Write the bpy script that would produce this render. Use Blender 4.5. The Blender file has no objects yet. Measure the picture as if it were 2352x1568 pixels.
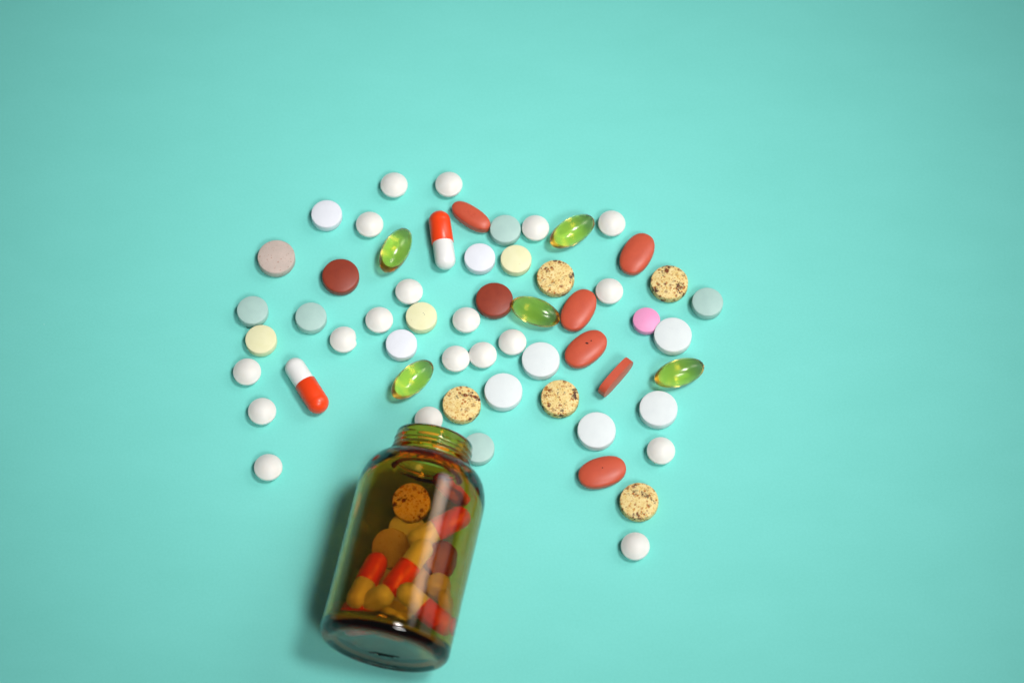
import bpy, bmesh, math, random
from mathutils import Vector, Matrix

S = bpy.context.scene
C = S.collection
MM = 0.001
R_ = math.radians

# ------------------------------------------------------------------ camera
TILT = R_(24.5)          # from straight down
DIST = 0.851             # metres to the table point in the middle of the frame
FPX = 6385.0             # focal length in pixels of a 2352 px wide frame
CAM_POS = Vector((0, -DIST * math.sin(TILT), DIST * math.cos(TILT)))
cam_d = bpy.data.cameras.new('camera')
cam = bpy.data.objects.new('camera', cam_d)
C.objects.link(cam)
cam.location = CAM_POS
cam.rotation_euler = (TILT, 0, 0)
cam_d.sensor_width = 36
cam_d.lens = 36 * FPX / 2352
cam_d.clip_start = 0.01
cam_d.clip_end = 50
cam_d.dof.use_dof = True
cam_d.dof.focus_distance = DIST - 0.006
cam_d.dof.aperture_fstop = 9.0
S.camera = cam

# ------------------------------------------------------------------ world
w = bpy.data.worlds.new('World')
S.world = w
w.use_nodes = True
bg = w.node_tree.nodes['Background']
bg.inputs[0].default_value = (0.93, 0.97, 1.0, 1)
bg.inputs[1].default_value = 0.085

# ------------------------------------------------------------------ lamps
def area(name, loc, aim, sx, sy, power, spread=180, col=(1, 1, 1)):
    l = bpy.data.lights.new(name, 'AREA')
    l.shape = 'RECTANGLE'; l.size = sx; l.size_y = sy
    l.energy = power; l.spread = R_(spread); l.color = col
    o = bpy.data.objects.new(name, l)
    C.objects.link(o)
    o.location = loc
    d = (Vector(aim) - Vector(loc)).normalized()
    zx = -d
    yv = Vector((0, 1, 0)); xv = yv.cross(zx).normalized(); yv = zx.cross(xv)
    o.rotation_euler = Matrix((xv, yv, zx)).transposed().to_euler()
    return o

# soft window light from the side, its dimmer lower half, an added unseen fill behind the camera
# and an added overhead spot whose fading beam stands in for lens vignetting
area('window_light', (0.50, 0.17, 0.51), (-0.045, -0.07, 0), 0.46, 0.62, 0.18, 31, (1.0, 0.985, 0.96))
area('window_light_lower', (0.74, 0.18, 0.26), (0.0, -0.05, 0), 0.34, 0.80, 0.11, 70, (0.96, 0.98, 1.0))
area('front_fill', (0.27, -0.52, 0.74), (0.0, 0.02, 0), 0.42, 0.42, 0.24, 23, (1.0, 0.99, 0.975))
sl = bpy.data.lights.new('vignette_spot', 'SPOT')
sl.energy = 54.0; sl.spot_size = R_(18.5); sl.spot_blend = 1.0; sl.shadow_soft_size = 0.16
sl.color = (1.0, 0.99, 0.97)
so = bpy.data.objects.new('vignette_spot', sl)
C.objects.link(so)
so.location = (0.38, -0.03, 0.97)
so.rotation_euler = (Vector((-0.004, 0.002, 0)) - so.location).to_track_quat('-Z', 'Y').to_euler()

S.view_settings.view_transform = 'Standard'
S.view_settings.look = 'None'
S.view_settings.exposure = 0.05
S.view_settings.gamma = 1.0
S.cycles.max_bounces = 24
S.cycles.transmission_bounces = 20
S.cycles.transparent_max_bounces = 16
S.cycles.glossy_bounces = 8
S.cycles.diffuse_bounces = 5
S.cycles.caustics_refractive = True
S.cycles.caustics_reflective = True
S.cycles.blur_glossy = 0.6
S.cycles.sample_clamp_indirect = 8.0
S.cycles.use_denoising = True
try:
    S.cycles.denoiser = 'OPENIMAGEDENOISE'
except Exception:
    pass

# ------------------------------------------------------------------ helpers
def px(u, v, z):
    """pixel of the 2352 x 1568 view -> point at height z (metres)"""
    d = Vector(((u - 1176) / FPX, -(v - 784) / FPX, -1.0))
    c, s = math.cos(TILT), math.sin(TILT)
    dw = Vector((d.x, d.y * c - d.z * s, d.y * s + d.z * c))
    t = (z - CAM_POS.z) / dw.z
    return CAM_POS + dw * t

def smooth(me, ang=35):
    for p in me.polygons:
        p.use_smooth = True
    me.set_sharp_from_angle(angle=R_(ang))

def mesh_from(name, verts, faces, ang=35):
    me = bpy.data.meshes.new(name)
    me.from_pydata(verts, [], faces)
    bm = bmesh.new(); bm.from_mesh(me)
    bmesh.ops.remove_doubles(bm, verts=bm.verts, dist=1e-7)
    bmesh.ops.recalc_face_normals(bm, faces=bm.faces)
    bm.to_mesh(me); bm.free()
    smooth(me, ang)
    return me

def lathe(name, prof, n=64, plan=None, ang=35, closed=False):
    """profile [(r, z)] in mm revolved round Z; plan(phi) scales the radius"""
    verts, faces = [], []
    m = len(prof)
    for r, z in prof:
        for k in range(n):
            ph = 2 * math.pi * k / n
            if plan:
                a, b = plan(ph)
                verts.append((r * a * MM, r * b * MM, z * MM))
            else:
                verts.append((r * math.cos(ph) * MM, r * math.sin(ph) * MM, z * MM))
    last = m if closed else m - 1
    for i in range(last):
        j = (i + 1) % m
        for k in range(n):
            k2 = (k + 1) % n
            faces.append((i * n + k, i * n + k2, j * n + k2, j * n + k))
    return mesh_from(name, verts, faces, ang)

_variants = {}
def with_mat(me, mat):
    """the mesh carrying this material (one shared copy for each pair)"""
    if not me.materials:
        me.materials.append(mat)
        return me
    if me.materials[0] == mat:
        return me
    key = (me.name, mat.name)
    if key not in _variants:
        m2 = me.copy(); m2.materials.clear(); m2.materials.append(mat)
        _variants[key] = m2
    return _variants[key]

def link(name, me, mat, parent=None):
    if mat:
        me = with_mat(me, mat)
    o = bpy.data.objects.new(name, me)
    C.objects.link(o)
    if parent:
        o.parent = parent
    return o

def tag(o, label, cat, group=None, kind=None):
    if label: o['label'] = label
    if cat: o['category'] = cat
    if group: o['group'] = group
    if kind: o['kind'] = kind
    return o

# ------------------------------------------------------------------ materials
def new_mat(name):
    m = bpy.data.materials.new(name)
    m.use_nodes = True
    nt = m.node_tree
    return m, nt, nt.nodes['Principled BSDF'], nt.nodes['Material Output']

def coords(nt, scale=1000.0):
    """object coordinates in millimetres, shifted for each object"""
    tc = nt.nodes.new('ShaderNodeTexCoord')
    oi = nt.nodes.new('ShaderNodeObjectInfo')
    mul = nt.nodes.new('ShaderNodeMath'); mul.operation = 'MULTIPLY'
    mul.inputs[1].default_value = 173.0
    nt.links.new(oi.outputs['Random'], mul.inputs[0])
    ma = nt.nodes.new('ShaderNodeVectorMath'); ma.operation = 'MULTIPLY_ADD'
    ma.inputs[1].default_value = (scale,) * 3
    nt.links.new(tc.outputs['Object'], ma.inputs[0])
    nt.links.new(mul.outputs[0], ma.inputs[2])
    return ma.outputs[0]

def noise(nt, vec, scale, detail=3, rough=0.55):
    n = nt.nodes.new('ShaderNodeTexNoise')
    n.inputs['Scale'].default_value = scale
    n.inputs['Detail'].default_value = detail
    n.inputs['Roughness'].default_value = rough
    nt.links.new(vec, n.inputs['Vector'])
    return n.outputs['Fac']

def ramp(nt, fac, stops):
    r = nt.nodes.new('ShaderNodeValToRGB')
    e = r.color_ramp.elements
    while len(e) < len(stops):
        e.new(0.5)
    for el, (p, c) in zip(e, stops):
        el.position = p
        el.color = (c, c, c, 1) if isinstance(c, (int, float)) else (*c, 1)
    nt.links.new(fac, r.inputs[0])
    return r.outputs[0]

def mix(nt, fac, a, b, mode='MIX'):
    m = nt.nodes.new('ShaderNodeMix')
    m.data_type = 'RGBA'; m.blend_type = mode
    for sock, val in ((m.inputs[0], fac), (m.inputs[6], a), (m.inputs[7], b)):
        if isinstance(val, (int, float)):
            sock.default_value = val
        elif isinstance(val, tuple):
            sock.default_value = (*val, 1)
        else:
            nt.links.new(val, sock)
    return m.outputs[2]

def bump(nt, b, height, dist, strength=1.0):
    n = nt.nodes.new('ShaderNodeBump')
    n.inputs['Distance'].default_value = dist
    n.inputs['Strength'].default_value = strength
    nt.links.new(height, n.inputs['Height'])
    nt.links.new(n.outputs[0], b.inputs['Normal'])

def pill_mat(name, col, col2, rough=0.5, spec=0.4, grain=0.02, specks=None, sss=0.0):
    m, nt, b, out = new_mat(name)
    v = coords(nt)
    c = mix(nt, ramp(nt, noise(nt, v, 0.35, 4), [(0.35, 0), (0.7, 1)]), col, col2)
    if specks:
        for sc, lo, hi, scol in specks:
            f = ramp(nt, noise(nt, v, sc, 2, 0.6), [(lo, 0), (hi, 1)])
            c = mix(nt, f, c, scol)
    nt.links.new(c, b.inputs['Base Color'])
    b.inputs['Roughness'].default_value = rough
    b.inputs['Specular IOR Level'].default_value = spec
    if sss:
        b.inputs['Subsurface Weight'].default_value = sss
        b.inputs['Subsurface Radius'].default_value = (1.0, 0.9, 0.8)
        b.inputs['Subsurface Scale'].default_value = 0.0012
    bump(nt, b, noise(nt, v, 3.0, 5, 0.7), grain * MM)
    return m

M_DOME = pill_mat('white_sugar_coat', (0.79, 0.78, 0.74), (0.765, 0.75, 0.705), 0.42, 0.35, 0.015, sss=0.6, specks=
                  [(0.5, 0.735, 0.80, (0.80, 0.70, 0.60))])
M_BLUISH = pill_mat('bluish_white_tablet', (0.75, 0.77, 0.83), (0.72, 0.74, 0.80), 0.6, 0.3, 0.02)
M_BIG = pill_mat('chalk_white_tablet', (0.73, 0.78, 0.785), (0.70, 0.75, 0.76), 0.65, 0.3, 0.05,
                 [(2.2, 0.70, 0.78, (0.50, 0.55, 0.57))])
M_GREY = pill_mat('grey_green_tablet', (0.41, 0.60, 0.55), (0.38, 0.56, 0.52), 0.5, 0.35, 0.03,
                  [(2.4, 0.70, 0.80, (0.22, 0.34, 0.33))])
M_YELLOW = pill_mat('pale_yellow_tablet', (0.80, 0.78, 0.50), (0.77, 0.75, 0.45), 0.55, 0.3, 0.03,
                    [(0.9, 0.73, 0.80, (0.55, 0.42, 0.18))])
M_TAUPE = pill_mat('taupe_tablet', (0.58, 0.47, 0.42), (0.52, 0.43, 0.38), 0.65, 0.3, 0.06,
                   [(1.6, 0.63, 0.70, (0.42, 0.22, 0.16)), (2.6, 0.68, 0.74, (0.16, 0.10, 0.08))])
M_MAROON = pill_mat('maroon_film_tablet', (0.29, 0.046, 0.022), (0.25, 0.038, 0.020), 0.42, 0.4, 0.02,
                    [(2.4, 0.745, 0.80, (0.45, 0.25, 0.22))])
M_RED = pill_mat('brick_red_film_coat', (0.58, 0.095, 0.046), (0.53, 0.083, 0.042), 0.40, 0.42, 0.02,
                 [(1.6, 0.76, 0.82, (0.20, 0.03, 0.02))])
M_PINK = pill_mat('pink_tablet', (0.86, 0.34, 0.58), (0.83, 0.31, 0.55), 0.5, 0.35, 0.02)
M_CAP = pill_mat('orange_red_gelatin', (0.92, 0.062, 0.008), (0.90, 0.056, 0.008), 0.33, 0.5, 0.006)
M_BODY = pill_mat('white_gelatin', (0.82, 0.82, 0.80), (0.80, 0.80, 0.78), 0.28, 0.45, 0.006)

def speckled():
    m, nt, b, out = new_mat('speckled_tan_tablet')
    v = coords(nt)
    c = mix(nt, ramp(nt, noise(nt, v, 0.5, 4), [(0.35, 0), (0.65, 1)]), (0.83, 0.68, 0.33), (0.76, 0.57, 0.22))
    # fine ochre grains, rust flakes, then a few dark blotches
    c = mix(nt, ramp(nt, noise(nt, v, 1.9, 2, 0.5), [(0.56, 0), (0.64, 1)]), c, (0.62, 0.33, 0.06))
    patch = noise(nt, v, 0.24, 5, 0.78)
    where = ramp(nt, patch, [(0.40, 0.22), (0.54, 1.0)])
    def flakes(scale, lo, hi, colour, cc):
        vo = nt.nodes.new('ShaderNodeTexVoronoi')
        vo.inputs['Scale'].default_value = scale
        nt.links.new(v, vo.inputs['Vector'])
        sep = nt.nodes.new('ShaderNodeSeparateColor')
        nt.links.new(vo.outputs['Color'], sep.inputs[0])
        # each cell holds a flake of its own size, many of them none
        wob = nt.nodes.new('ShaderNodeMath'); wob.operation = 'MULTIPLY_ADD'
        nt.links.new(noise(nt, v, scale * 2.2, 2), wob.inputs[0])
        wob.inputs[1].default_value = 0.30
        nt.links.new(vo.outputs['Distance'], wob.inputs[2])
        size = nt.nodes.new('ShaderNodeMapRange')
        size.inputs['From Min'].default_value = 0.35; size.inputs['From Max'].default_value = 1.0
        size.inputs['To Min'].default_value = lo; size.inputs['To Max'].default_value = hi
        nt.links.new(sep.outputs[0], size.inputs['Value'])
        sub = nt.nodes.new('ShaderNodeMath'); sub.operation = 'SUBTRACT'
        nt.links.new(size.outputs[0], sub.inputs[0]); nt.links.new(wob.outputs[0], sub.inputs[1])
        f = ramp(nt, sub.outputs[0], [(0.0, 0), (0.13, 1)])
        return mix(nt, mix(nt, 1.0, f, where, 'MULTIPLY'), cc, colour)
    c = flakes(1.15, 0.34, 0.74, (0.46, 0.15, 0.022), c)
    c = flakes(0.66, 0.10, 0.74, (0.19, 0.042, 0.012), c)
    d = ramp(nt, patch, [(0.555, 0), (0.625, 1)])
    c = mix(nt, d, c, (0.075, 0.026, 0.018))
    nt.links.new(c, b.inputs['Base Color'])
    b.inputs['Roughness'].default_value = 0.62
    b.inputs['Specular IOR Level'].default_value = 0.3
    bump(nt, b, noise(nt, v, 2.2, 5, 0.7), 0.10 * MM)
    return m
M_SPECK = speckled()

def clear(name, ior, tint, density, rough=0.0, ripple=0.0):
    """clear body whose colour comes from absorption along the light's way through it"""
    m, nt, b, out = new_mat(name)
    nt.nodes.remove(b)
    g = nt.nodes.new('ShaderNodeBsdfGlass')
    g.inputs['Color'].default_value = (1, 1, 1, 1)
    g.inputs['IOR'].default_value = ior
    g.inputs['Roughness'].default_value = rough
    nt.links.new(g.outputs[0], out.inputs['Surface'])
    if ripple:
        tc = nt.nodes.new('ShaderNodeTexCoord')
        n = nt.nodes.new('ShaderNodeBump')
        n.inputs['Distance'].default_value = ripple
        nt.links.new(noise(nt, tc.outputs['Object'], 130, 2), n.inputs['Height'])
        nt.links.new(n.outputs[0], g.inputs['Normal'])
    a = nt.nodes.new('ShaderNodeVolumeAbsorption')
    a.inputs['Color'].default_value = (*tint, 1)
    a.inputs['Density'].default_value = density
    nt.links.new(a.outputs[0], out.inputs['Volume'])
    return m
M_GLASS = clear('amber_glass', 1.5, (0.925, 0.73, 0.0), 1320.0, 0.0, 0.00007)
M_GEL = clear('yellow_oil_gelatin', 1.45, (0.965, 0.795, 0.0), 175.0, 0.16)
M_MARK = pill_mat('mark_dark_reflection', (0.006, 0.012, 0.012), (0.008, 0.014, 0.014), 1.0, 0.0, 0.0)  # near-black colour stands in for the dark reflection off the raised glass

def table_mat():
    m, nt, b, out = new_mat('mint_card')
    tc = nt.nodes.new('ShaderNodeTexCoord')
    mp = nt.nodes.new('ShaderNodeMapping')
    mp.inputs['Scale'].default_value = (0.8, 1.6, 1)
    nt.links.new(tc.outputs['Object'], mp.inputs[0])
    v = mp.outputs[0]
    c = mix(nt, ramp(nt, noise(nt, v, 38, 4, 0.6), [(0.3, 0), (0.7, 1)]), (0.188, 0.680, 0.607), (0.199, 0.702, 0.632))
    fine = ramp(nt, noise(nt, tc.outputs['Object'], 1500, 2, 0.7), [(0.25, 0), (0.75, 1)])
    c = mix(nt, 0.06, c, fine, 'OVERLAY')
    vo = nt.nodes.new('ShaderNodeTexVoronoi'); vo.inputs['Scale'].default_value = 42
    nt.links.new(tc.outputs['Object'], vo.inputs['Vector'])
    sep = nt.nodes.new('ShaderNodeSeparateColor'); nt.links.new(vo.outputs['Color'], sep.inputs[0])
    mr = nt.nodes.new('ShaderNodeMapRange')
    mr.inputs['From Min'].default_value = 0.86; mr.inputs['From Max'].default_value = 1.0
    mr.inputs['To Min'].default_value = -0.004; mr.inputs['To Max'].default_value = 0.010
    nt.links.new(sep.outputs[0], mr.inputs['Value'])
    lt = nt.nodes.new('ShaderNodeMath'); lt.operation = 'LESS_THAN'
    nt.links.new(vo.outputs['Distance'], lt.inputs[0]); nt.links.new(mr.outputs[0], lt.inputs[1])
    c = mix(nt, lt.outputs[0], c, (0.70, 0.82, 0.78))
    nt.links.new(c, b.inputs['Base Color'])
    b.inputs['Roughness'].default_value = 0.55
    b.inputs['Specular IOR Level'].default_value = 0.25
    bump(nt, b, noise(nt, tc.outputs['Object'], 900, 3), 0.02 * MM)
    return m

# ------------------------------------------------------------------ table
bm = bmesh.new()
bmesh.ops.create_grid(bm, x_segments=1, y_segments=1, size=1.6)
me = bpy.data.meshes.new('tabletop'); bm.to_mesh(me); bm.free()
table = link('tabletop', me, table_mat())
table['kind'] = 'structure'
table['label'] = 'plain matte mint green card covering the whole table'

# ------------------------------------------------------------------ pill shapes
def tablet_prof(R, band, dome, ch=0.35, n=10):
    h = band / 2
    top = [(0.0, h + dome)]
    for i in range(1, n + 1):
        s = i / n
        top.append((s * (R - ch), h + dome * (1 - s * s)))
    top += [(R - ch * 0.35, h - ch * 0.25), (R, h - ch * 0.9)]
    return top + [(r, -z) for r, z in reversed(top)]

def dome_prof(R, c, band=0.5, n=12):
    """low domed pill: two shallow caps with a soft shoulder and a narrow waist"""
    top = []
    for i in range(n + 1):
        t = i / n
        r = R * 0.93 * t
        top.append((r, band + (c - band) * (1 - 0.80 * t ** 2 - 0.06 * t ** 6)))
    z1 = top[-1][1]
    for i in range(1, 6):
        a = math.pi / 2 * i / 5
        top.append((R * 0.93 + R * 0.07 * math.sin(a), z1 * (0.12 + 0.88 * math.cos(a) ** 0.9)))
    return top + [(r, -z) for r, z in reversed(top)]

def oval(a, b, n=2.2):
    def f(ph):
        cx, sx = math.cos(ph), math.sin(ph)
        return (a * math.copysign(abs(cx) ** (2 / n), cx), b * math.copysign(abs(sx) ** (2 / n), sx))
    return f

def caplet_prof(band, H, p=2.6, q=0.62, n=16, edge=0.0):
    h = band / 2
    top = []
    for i in range(n + 1):
        s = math.sin(math.pi / 2 * i / n)
        top.append((s, h + H * max(0.0, 1 - s ** p) ** q))
    return top + [(r, -z) for r, z in reversed(top)]

ME_DOME = lathe('domed_pill', dome_prof(4.28, 2.42, 0.4), 56, ang=75)
ME_BLUISH = lathe('small_tablet', tablet_prof(4.80, 3.0, 0.55), 64)
ME_BIG = lathe('large_tablet', tablet_prof(5.78, 3.0, 0.60, 0.30), 72)
ME_SPECK = lathe('speckled_tablet', tablet_prof(5.80, 3.1, 0.55, 0.45), 72)
ME_MAROON = lathe('maroon_tablet', tablet_prof(5.72, 3.0, 0.60, 0.5), 72, ang=50)
ME_PINK = lathe('pink_tablet', tablet_prof(4.2, 2.4, 0.75, 0.35), 56)
ME_OVAL = lathe('oval_tablet', caplet_prof(1.5, 1.5), 72, oval(7.28, 4.62, 2.25), ang=60)
ME_NARROW = lathe('narrow_caplet', caplet_prof(2.2, 1.35, 3.2, 0.6), 72, oval(6.9, 3.05, 2.35), ang=60)
ME_EDGE = lathe('edge_caplet', caplet_prof(2.4, 0.45, 2.0, 1.0), 72, oval(7.0, 3.4, 2.9), ang=30)

def grain_mesh(me, amp, seed):
    """slightly crumbly copy of a pressed tablet"""
    rnd = random.Random(seed)
    m2 = me.copy()
    for vtx in m2.vertices:
        r = math.hypot(vtx.co.x, vtx.co.y)
        if r > 3.5 * MM:
            k = 1 + rnd.uniform(-amp, amp * 0.4)
            vtx.co.x *= k; vtx.co.y *= k
            vtx.co.z *= 1 + rnd.uniform(-amp, amp)
    return m2

def chipped(me):
    rnd = random.Random(4)
    m2 = me.copy()
    for vtx in m2.vertices:
        lim = 3.72 * MM + 0.10 * MM * math.sin(vtx.co.y * 2600) + rnd.uniform(-.04, .04) * MM
        if vtx.co.x > lim and vtx.co.y > -2.1 * MM:
            vtx.co.x = lim
    m2.set_sharp_from_angle(angle=R_(28))
    return m2

def softgel_mesh():
    L, W = 7.95, 4.12
    n, m = 56, 40
    verts, faces = [], []
    for i in range(m + 1):
        t = math.pi * i / m
        x = -L * math.cos(t)
        r = W * (max(0.0, math.sin(t)) ** 0.99)
        for k in range(n):
            ph = 2 * math.pi * k / n
            seam = 0.0
            d = min(abs(ph), abs(ph - math.pi), abs(ph - 2 * math.pi))
            if d < 0.06:
                seam = 0.05 * (1 - d / 0.06)
            rr = r * (1 + seam * 0.5)
            verts.append((x * MM, rr * math.cos(ph) * MM, rr * math.sin(ph) * MM))
    for i in range(m):
        for k in range(n):
            k2 = (k + 1) % n
            faces.append((i * n + k, i * n + k2, (i + 1) * n + k2, (i + 1) * n + k))
    return mesh_from('softgel', verts, faces, 80)
ME_GEL = softgel_mesh()

def capsule_meshes():
    rb, rc, half = 3.20, 3.43, 9.95
    def prof(r, x0, x1, taper):
        pr = [(0.0, x0), (r * 0.97, x0), (r, x0 + 0.12)]
        xe = x1 - r * 0.98
        pr += [(r * (1 - taper), xe - 1.0)]
        pr += [(r * (1 - taper * 2.2), xe - 0.75), (r * (1 - taper * 2.2), xe - 0.45), (r * (1 - taper), xe - 0.15)] if taper else []
        for i in range(13):
            a = math.pi / 2 * i / 12
            pr.append((r * (1 - taper) * math.cos(a), xe + (x1 - xe) * math.sin(a)))
        return pr
    cap = lathe('capsule_cap', prof(rc, -1.0, half, 0.008), 48, ang=50)
    body = lathe('capsule_body', prof(rb, 1.4, half, 0.0), 48, ang=50)
    flip = Matrix.Rotation(math.pi, 4, 'X')
    # the white body points the other way
    b2 = lathe('capsule_body', [(r, -z) for r, z in prof(rb, -1.4, half, 0.0)], 48, ang=50)
    bpy.data.meshes.remove(body)
    to_x = Matrix.Rotation(math.pi / 2, 4, 'Y')
    cap.transform(to_x); b2.transform(to_x)
    return cap, b2
ME_CAP, ME_BODY = capsule_meshes()     # cap towards +X, body towards -X

rng = random.Random(11)
def flat(name, me, mat, u, v, h, label, cat, group, tilt=1.2, z0=0.0, rot=None):
    """a round thing lying on the table, its middle h mm above it"""
    o = link(name, me, mat)
    o.location = px(u, v, h * MM + z0)
    o.rotation_euler = (R_(rng.uniform(-tilt, tilt)), R_(rng.uniform(-tilt, tilt)), rng.uniform(0, 6.28) if rot is None else rot)
    return tag(o, label, cat, group)

def along(name, me, mat, p, q, h, label, cat, group, rx=0.0):
    """a long thing whose +X end shows at pixel q and -X end at pixel p"""
    a, b = px(*p, h * MM), px(*q, h * MM)
    o = link(name, me, mat) if me else bpy.data.objects.new(name, None)
    if not me:
        C.objects.link(o)
    o.location = (a + b) / 2
    d = b - a
    o.rotation_euler = Matrix.Rotation(math.atan2(d.y, d.x), 4, 'Z').to_euler()
    if rx:
        o.rotation_euler = (Matrix.Rotation(math.atan2(d.y, d.x), 4, 'Z') @ Matrix.Rotation(rx, 4, 'X')).to_euler()
    return tag(o, label, cat, group)

# ------------------------------------------------------------------ white domed pills
G_D = 'white domed pills spilled on the mint table'
domes = [
    (905, 425.5, 'white domed pill at the outer rim, between bluish tablet and another dome'),
    (1031, 424, 'white domed pill at the outer rim beyond the red caplet with pressed lettering'),
    (849, 516, 'white domed pill between a bluish white tablet and an upright green softgel'),
    (1230, 524, 'white domed pill squeezed between a grey-green tablet and a green softgel tip'),
    (1405, 513.5, 'white domed pill between a green softgel and the outermost red oval tablet'),
    (939.5, 670, 'white domed pill behind and touching a nicked pale yellow tablet'),
    (871, 735, 'white domed pill between the chipped pill and a pale yellow tablet'),
    (1071, 735, 'white domed pill touching a dark maroon tablet'),
    (1177, 786, 'white domed pill touching a large chalky tablet, near a touching pair of domes'),
    (1047, 824, 'white domed pill of a touching pair, the one nearer the green softgel'),
    (1109, 815.5, 'white domed pill of a touching pair, the one nearer the large chalky tablets'),
    (1399.5, 669, 'white domed pill touching the end of a red oval tablet'),
    (567.5, 854, 'white domed pill next to the pale yellow tablet that touches grey-green'),
    (602, 944.5, 'white domed pill with a tiny orange fleck, beside the tilted capsule'),
    (616, 1073, 'lone creamy white domed pill at the edge of the bottle shadow'),
    (984.5, 964, 'white domed pill lying half hidden behind the bottle lip'),
    (1518, 1035, 'white domed pill between a large chalky tablet and the palest speckled tablet'),
    (1459, 1254, 'lone white domed pill beyond the last speckled tablet'),
]
for u, v, lab in domes:
    flat('domed_pill', ME_DOME, M_DOME, u, v, 2.42, lab, 'pill', G_D, 3)
flat('domed_pill', chipped(ME_DOME), M_DOME, 789.5, 780, 2.42, 'chipped white domed pill with a broken flat edge', 'pill', G_D, 0, rot=R_(5))

# ------------------------------------------------------------------ round tablets
G_W = 'bluish white round tablets'
for u, v, lab in [
    (750.5, 495.5, 'bluish white round tablet at the outer rim among domed pills'),
    (1102, 595, 'bluish white round tablet between the capsule and a pale yellow tablet'),
    (922, 793, 'bluish white round tablet just beyond a tilted green softgel'),
]:
    flat('round_tablet', ME_BLUISH, M_BLUISH, u, v, 2.05, lab, 'tablet', G_W)
G_B = 'large chalky white tablets'
for u, v, lab in [
    (1242, 829, 'large chalky white tablet touching a small white domed pill'),
    (1156, 900.5, 'large chalky white tablet between two speckled tan tablets'),
    (1545, 772.5, 'large chalky white tablet touching the small pink tablet'),
    (1512, 941, 'large chalky white tablet between a green softgel and a white domed pill'),
    (1370, 990.5, 'large chalky white tablet next to the dotted red oval tablet'),
]:
    flat('large_tablet', grain_mesh(ME_BIG, 0.006, int(u)), M_BIG, u, v, 2.1, lab, 'tablet', G_B)
G_G = 'grey-green round tablets'
for u, v, lab in [
    (580.5, 716, 'grey-green round tablet overlapped by a pale yellow tablet'),
    (714.5, 731, 'grey-green round tablet standing alone near a chipped white pill'),
    (1160.5, 529.5, 'grey-green round tablet touching the red caplet with pressed lettering'),
    (1624.5, 697, 'grey-green round tablet at the outer rim beside a speckled tablet'),
    (1099, 1031, 'grey-green round tablet tucked behind the bottle neck'),
]:
    flat('round_tablet', ME_BLUISH, M_GREY, u, v, 2.05, lab, 'tablet', G_G)
G_Y = 'pale yellow round tablets'
for u, v, lab in [
    (1185, 598.5, 'pale yellow round tablet beside a bluish white tablet'),
    (968, 730, 'pale yellow round tablet with a tiny dark nick, touching a white dome'),
    (600, 782.5, 'pale yellow round tablet touching a grey-green tablet'),
]:
    flat('round_tablet', ME_BLUISH, M_YELLOW, u, v, 2.05, lab, 'tablet', G_Y)
flat('round_tablet', ME_SPECK, M_TAUPE, 635, 594, 2.1, 'pinkish taupe round tablet with small dark flecks', 'tablet', None)
for u, v, lab in [
    (782.5, 636.5, 'dark maroon round tablet lying alone'),
    (1135.5, 691, 'dark maroon round tablet touching the tip of a green softgel'),
]:
    flat('maroon_tablet', ME_MAROON, M_MAROON, u, v, 2.1, lab, 'tablet', 'dark maroon tablets')
for u, v, lab in [
    (1276, 640, 'speckled tan tablet with a dark blotch beside the pale yellow tablet'),
    (1537, 652, 'speckled tan tablet with charred edge between red oval and grey-green tablet'),
    (1060.5, 930, 'speckled tan tablet next to the white pill at the bottle mouth'),
    (1286, 916, 'speckled tan tablet between large chalky tablets and the edge-standing caplet'),
    (1467.5, 1153, 'palest speckled tan tablet, near the dotted red oval tablet'),
]:
    flat('speckled_tablet', grain_mesh(ME_SPECK, 0.012, int(u)), M_SPECK, u, v, 2.1, lab, 'tablet', 'speckled tan tablets')
flat('pink_tablet', ME_PINK, M_PINK, 1484.5, 737.5, 1.95, 'small bright pink round tablet', 'tablet', None)

# ------------------------------------------------------------------ red oval tablets
G_R = 'brick red oval tablets'
for p, q, lab in [
    ((1437, 630), (1489, 538), 'brick red oval tablet at the outer rim beyond a speckled tablet'),
    ((1301, 759), (1356, 667), 'brick red oval tablet touching a white domed pill'),
    ((1304, 835), (1387, 769), 'brick red oval tablet with two dark specks on top'),
    ((1330, 1100), (1436, 1069), 'brick red oval tablet with one dark dot, lying by the palest speckled tablet'),
]:
    along('oval_tablet', ME_OVAL, M_RED, p, q, 2.25, lab, 'tablet', G_R)
ME_FLECK = lathe('fleck', [(0, 0.06), (0.6, 0.04), (1.0, 0.0), (0.0, -0.1)], 14)
def fleck(parent, x, y, z, sx, sy, rot, mat):
    o = link('fleck', ME_FLECK, mat, parent)
    o.location = (x * MM, y * MM, z * MM); o.scale = (sx, sy, 1); o.rotation_euler = (0, 0, rot)
M_FLECK = pill_mat('dark_fleck', (0.035, 0.012, 0.012), (0.05, 0.016, 0.012), 0.7, 0.2, 0.02)
reds = [o for o in C.objects if o.name.startswith('oval_tablet')]
fleck(reds[2], 0.9, 0.55, 2.23, 0.32, 0.55, 0.6, M_FLECK)
fleck(reds[2], 2.4, 0.35, 2.18, 0.28, 0.24, 0.0, M_FLECK)
fleck(reds[3], 0.2, 0.55, 2.23, 0.22, 0.22, 0.0, M_FLECK)
yl = [o for o in C.objects if 'tiny dark nick' in o.get('label', '')][0]
fleck(yl, -0.5, -0.9, 2.02, 0.16, 0.10, 0.4, M_FLECK)
fleck(yl, 0.1, -0.95, 2.02, 0.12, 0.08, 0.4, M_FLECK)
nc = along('narrow_caplet', ME_NARROW, M_RED, (1043, 473), (1121, 524), 2.45,
           'narrow brick red caplet with faint pressed lettering', 'caplet', None)
along('edge_caplet', ME_EDGE, M_RED, (1381, 903), (1447, 829), 3.4,
      'brick red caplet standing up on its narrow edge', 'caplet', None, rx=math.pi / 2)

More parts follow.
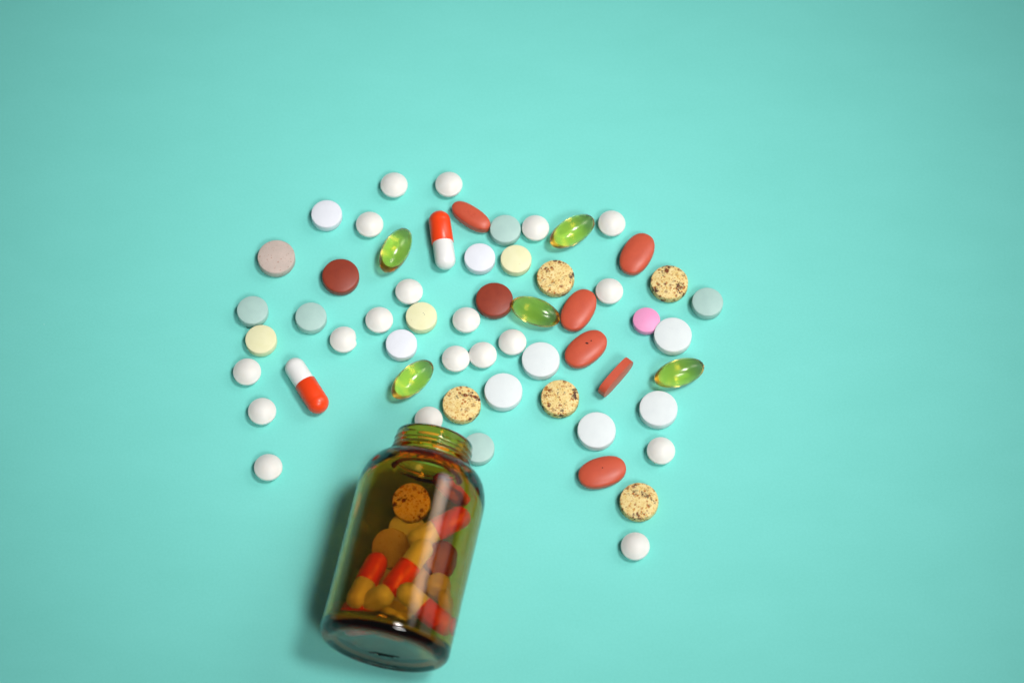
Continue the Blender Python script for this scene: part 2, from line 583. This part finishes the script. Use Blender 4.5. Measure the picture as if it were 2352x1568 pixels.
def stroke_mesh(name, segs, wid, hgt, zf):
    """raised strokes: [(x0,y0,x1,y1)] in mm laid on height zf(x, y)"""
    bmx = bmesh.new()
    for x0, y0, x1, y1 in segs:
        n = 4
        d = Vector((x1 - x0, y1 - y0, 0)).normalized()
        nn = Vector((-d.y, d.x, 0)) * wid / 2
        rows = []
        for i in range(n + 1):
            t = i / n
            x, y = x0 + (x1 - x0) * t, y0 + (y1 - y0) * t
            z = zf(x, y)
            rows.append([bmx.verts.new((Vector((x, y, z - 0.15)) + nn) * MM),
                         bmx.verts.new((Vector((x, y, z + hgt)) + nn * 0.5) * MM),
                         bmx.verts.new((Vector((x, y, z + hgt)) - nn * 0.5) * MM),
                         bmx.verts.new((Vector((x, y, z - 0.15)) - nn) * MM)])
        for a, b in zip(rows, rows[1:]):
            for k in range(3):
                bmx.faces.new((a[k], a[k + 1], b[k + 1], b[k]))
        bmx.faces.new(rows[0]); bmx.faces.new(list(reversed(rows[-1])))
    bmesh.ops.recalc_face_normals(bmx, faces=bmx.faces)
    m2 = bpy.data.meshes.new(name); bmx.to_mesh(m2); bmx.free()
    return m2

def zf_narrow(x, y):
    s = min(1.0, (abs(x / 6.9) ** 2.35 + abs(y / 3.05) ** 2.35) ** (1 / 2.35))
    return 1.1 + 1.35 * (1 - s ** 3.2) ** 0.6
# letters as pressed: I M R
sg = [(-2.0, -0.75, -1.95, 0.85),
      (-1.35, -0.75, -1.25, 0.85), (-1.25, 0.85, -0.75, -0.45), (-0.75, -0.45, -0.25, 0.85), (-0.25, 0.85, -0.15, -0.75),
      (0.55, -0.75, 0.6, 0.85), (0.6, 0.85, 1.35, 0.7), (1.35, 0.7, 1.3, 0.1), (1.3, 0.1, 0.58, 0.0), (0.7, 0.0, 1.5, -0.75)]
link('pressed_lettering', stroke_mesh('pressed_lettering', sg, 0.26, 0.10, zf_narrow), M_RED, nc)

# ------------------------------------------------------------------ capsules
def capsule(p, q, h, label, group=None, z2=None):
    o = along('capsule', None, None, p, q, h, label, 'capsule', group)
    link('cap', ME_CAP, M_CAP, o)
    link('body', ME_BODY, M_BODY, o)
    return o
G_C = 'orange-red and white capsules'
capsule((1026, 620), (1006, 484), 3.36, 'two-tone capsule lying beside the lettered caplet, orange-red half pointing outward', G_C)
capsule((668, 829), (741, 942), 3.36, 'two-tone capsule by the bottle shadow, orange-red half towards the bottle', G_C)

# ------------------------------------------------------------------ green-gold softgels
G_L = 'clear yellow-green softgels'
for p, q, roll, lab in [
    ((885, 618), (932, 532), 0.35, 'clear softgel beside the capsule, darkest green with amber tip'),
    ((1265, 561), (1363, 502), 1.2, 'clear softgel at the outer rim between two white domed pills'),
    ((1182, 697), (1278, 734), 0.15, 'clear lime softgel between maroon tablet and red oval tablet'),
    ((904, 909), (990, 834), 0.6, 'clear softgel with a fine seam line near the bluish tablet'),
    ((1508, 872), (1612, 840), 0.9, 'clear softgel lying between two large chalky white tablets'),
]:
    along('softgel', ME_GEL, M_GEL, p, q, 4.15, lab, 'softgel', G_L, rx=roll)

# ------------------------------------------------------------------ amber bottle
RB = 18.9
base_c = px(878.5, 1495, RB * MM)
lip_c = px(999.5, 1008, RB * MM)
axis = (lip_c - base_c)
L = axis.length / MM
ang = math.atan2(axis.y, axis.x)
print('bottle length', L, 'angle', math.degrees(ang))
bottle = bpy.data.objects.new('pill_bottle', None)
C.objects.link(bottle)
bottle.location = (base_c.x, base_c.y, RB * MM)
bottle.rotation_euler = (0, 0, ang)
tag(bottle, 'open amber glass pill bottle lying on its side, mouth towards the spilled pills', 'bottle')

def arc(cx, cz, r, a0, a1, n):
    return [(cx + r * math.cos(R_(a0 + (a1 - a0) * i / n)), cz + r * math.sin(R_(a0 + (a1 - a0) * i / n))) for i in range(n + 1)]

k = L / 63.0
zs = 44.6 * k            # where the shoulder starts
outer = [(0, 0.9), (8, 0.85), (13.5, 0.7), (14.6, 0.35), (15.4, 0.0)]
outer += arc(RB - 3.2, 3.2, 3.2, -85, 0, 8)
outer += [(RB, 12 * k), (RB, 24 * k), (RB, 36 * k)]
# shoulder: quarter ellipse into the neck
rn = 11.2
zn = 55.3 * k
for i in range(0, 13):
    a = R_(90 * i / 12)
    outer.append((rn + 0.9 + (RB - rn - 0.9) * math.cos(a), zs + (zn - zs) * math.sin(a)))
outer += [(rn + 0.35, zn + 0.15), (rn + 0.05, zn + 0.5), (rn, zn + 1.0)]
zb = zn + 1.3
outer += [(rn + 0.1, zb), (rn + 0.75, zb + 0.35), (rn + 0.85, zb + 0.8), (rn + 0.55, zb + 1.2), (rn + 0.35, zb + 1.5)]
zt = zb + 1.5
for j in range(2):
    outer += [(rn + 0.32, zt + 0.5), (rn + 0.50, zt + 0.75), (rn + 0.50, zt + 0.95), (rn + 0.32, zt + 1.2)]
    zt += 1.7
outer += [(rn + 0.3, L - 0.9), (rn + 0.1, L - 0.3), (rn - 0.35, L)]
wl = 1.5
inner = [(rn - 1.5, L), (rn - 1.9, L - 0.4), (rn - 2.0, L - 1.2), (rn - 2.0, zn)]
for i in range(12, -1, -1):
    a = R_(90 * i / 12)
    inner.append((rn - 2.0 + 0.4 + (RB - wl - rn + 1.6) * math.cos(a), zs - 0.3 + (zn - 1.6 - zs) * math.sin(a)))
inner += [(RB - wl, 36 * k), (RB - wl, 24 * k), (RB - wl, 12 * k)]
inner += arc(RB - wl - 2.4, 5.8, 2.4, 0, -82, 10)
inner += [(8, 3.35), (0, 3.3)]
me = lathe('glass_shell', outer + inner, 128, ang=80)
me.transform(Matrix.Rotation(math.pi / 2, 4, 'Y'))
link('glass_shell', me, M_GLASS, bottle)

# mark moulded on the base: a short wavy line of lettering
pts = [(-4.6, 0.5), (-3.4, 0.7), (-2.7, 0.9), (-2.3, -0.9), (-1.6, 0.9), (-1.1, -1.0), (-0.4, 0.9), (0.1, -1.0), (0.8, 0.9), (1.3, -1.2), (1.9, 0.8), (2.6, 0.3), (3.4, -0.3), (4.4, -0.5)]
wav = [(*a, *b) for a, b in zip(pts, pts[1:])]
mk = stroke_mesh('base_mark', [(b, a, d, c) for a, b, c, d in wav], 0.9, 0.12, lambda x, y: 0.0)
# local plane of strokes -> base plane (x of strokes = up, y = across)
mk.transform(Matrix(((0, 0, -1, 0.86 * MM), (0, 1, 0, 0), (1, 0, 0, -5.6 * MM), (0, 0, 0, 1))))
link('moulded_mark', mk, M_MARK, bottle)

# ------------------------------------------------------------------ what is still in the bottle
G_I = 'pills still inside the amber bottle'
def inside(name, me, mat, u, v, z, nrm, spin, label, cat):
    o = link(name, me, mat) if me else bpy.data.objects.new(name, None)
    if not me:
        C.objects.link(o)
        link('cap', ME_CAP, M_CAP, o)
        link('body', ME_BODY, M_BODY, o)
    o.location = px(u, v, z * MM)
    n = Vector(nrm).normalized()
    q = n.to_track_quat('X' if not me else 'Z', 'Y')
    o.rotation_euler = (q.to_matrix().to_4x4() @ Matrix.Rotation(spin, 4, 'X' if not me else 'Z')).to_euler()
    return tag(o, label, cat, G_I)

inside('speckled_tablet', ME_SPECK, M_SPECK, 944, 1156, 8, (-0.05, -0.1, 1), 1.0, 'speckled tan tablet seen through the amber bottle, closest to its neck', 'tablet')
inside('round_tablet', ME_SPECK, M_TAUPE, 897, 1260, 8.5, (-0.25, -0.25, 1), 2.0, 'tan disc tablet leaning inside the bottle above the capsules', 'tablet')
inside('large_tablet', ME_BIG, M_BIG, 934, 1222, 5, (0.1, 0.2, 1), 0.3, 'tablet inside the bottle half covered by a leaning disc and a capsule', 'tablet')
inside('capsule', None, None, 1008, 1214, 17, (0.86, 0.45, 0.10), 0, 'topmost capsule in the bottle, red half up against the glass', 'capsule')
inside('capsule', None, None, 937, 1304, 20, (-0.55, -0.80, 0.05), 0, 'capsule across the middle of the bottle, red half towards the base', 'capsule')
inside('capsule', None, None, 842, 1334, 16, (0.36, 0.85, -0.25), 0, 'capsule along the bottle wall, red half towards the neck', 'capsule')
inside('capsule', None, None, 841, 1387, 16, (-0.62, -0.12, -0.55), 0, 'capsule near the bottle base with its white end sticking up', 'capsule')
inside('large_tablet', ME_BIG, M_BIG, 920, 1377, 9, (0.1, 0.25, 1), 0, 'white tablet lying flat near the bottle base', 'tablet')
inside('round_tablet', ME_BLUISH, M_YELLOW, 910, 1402, 12.5, (0.35, 0.8, 0.6), 0, 'tablet tipped on its edge against the bottle base', 'tablet')
inside('maroon_tablet', ME_MAROON, M_MAROON, 1014, 1287, 9, (0.45, -0.05, 1), 0, 'dark maroon tablet inside the bottle under the streak of light', 'tablet')
inside('domed_pill', ME_DOME, M_DOME, 1010, 1348, 10, (0.5, 0, 1), 0, 'white domed pill inside the bottle below the maroon tablet', 'pill')
inside('round_tablet', ME_BLUISH, M_YELLOW, 1028, 1392, 13, (0.95, 0.2, 0.25), 0, 'pale tablet on edge against the inner bottle wall', 'tablet')
inside('capsule', None, None, 976, 1399, 22, (0.72, -0.62, -0.12), 0, 'capsule at the bottle base, red half pointing into the corner', 'capsule')
inside('domed_pill', ME_DOME, M_DOME, 884, 1338, 10, (0, 0.2, 1), 0, 'white domed pill inside the bottle half hidden by the red capsule end', 'pill')
inside('round_tablet', ME_SPECK, M_TAUPE, 972, 1335, 8, (0.2, -0.1, 1), 0, 'taupe tablet deep in the bottle beside the crossing capsule', 'tablet')
inside('oval_tablet', ME_OVAL, M_RED, 1046, 1116, 6, (0.35, 0.1, 1), 0.6, 'brick red oval tablet inside the bottle shoulder', 'tablet')
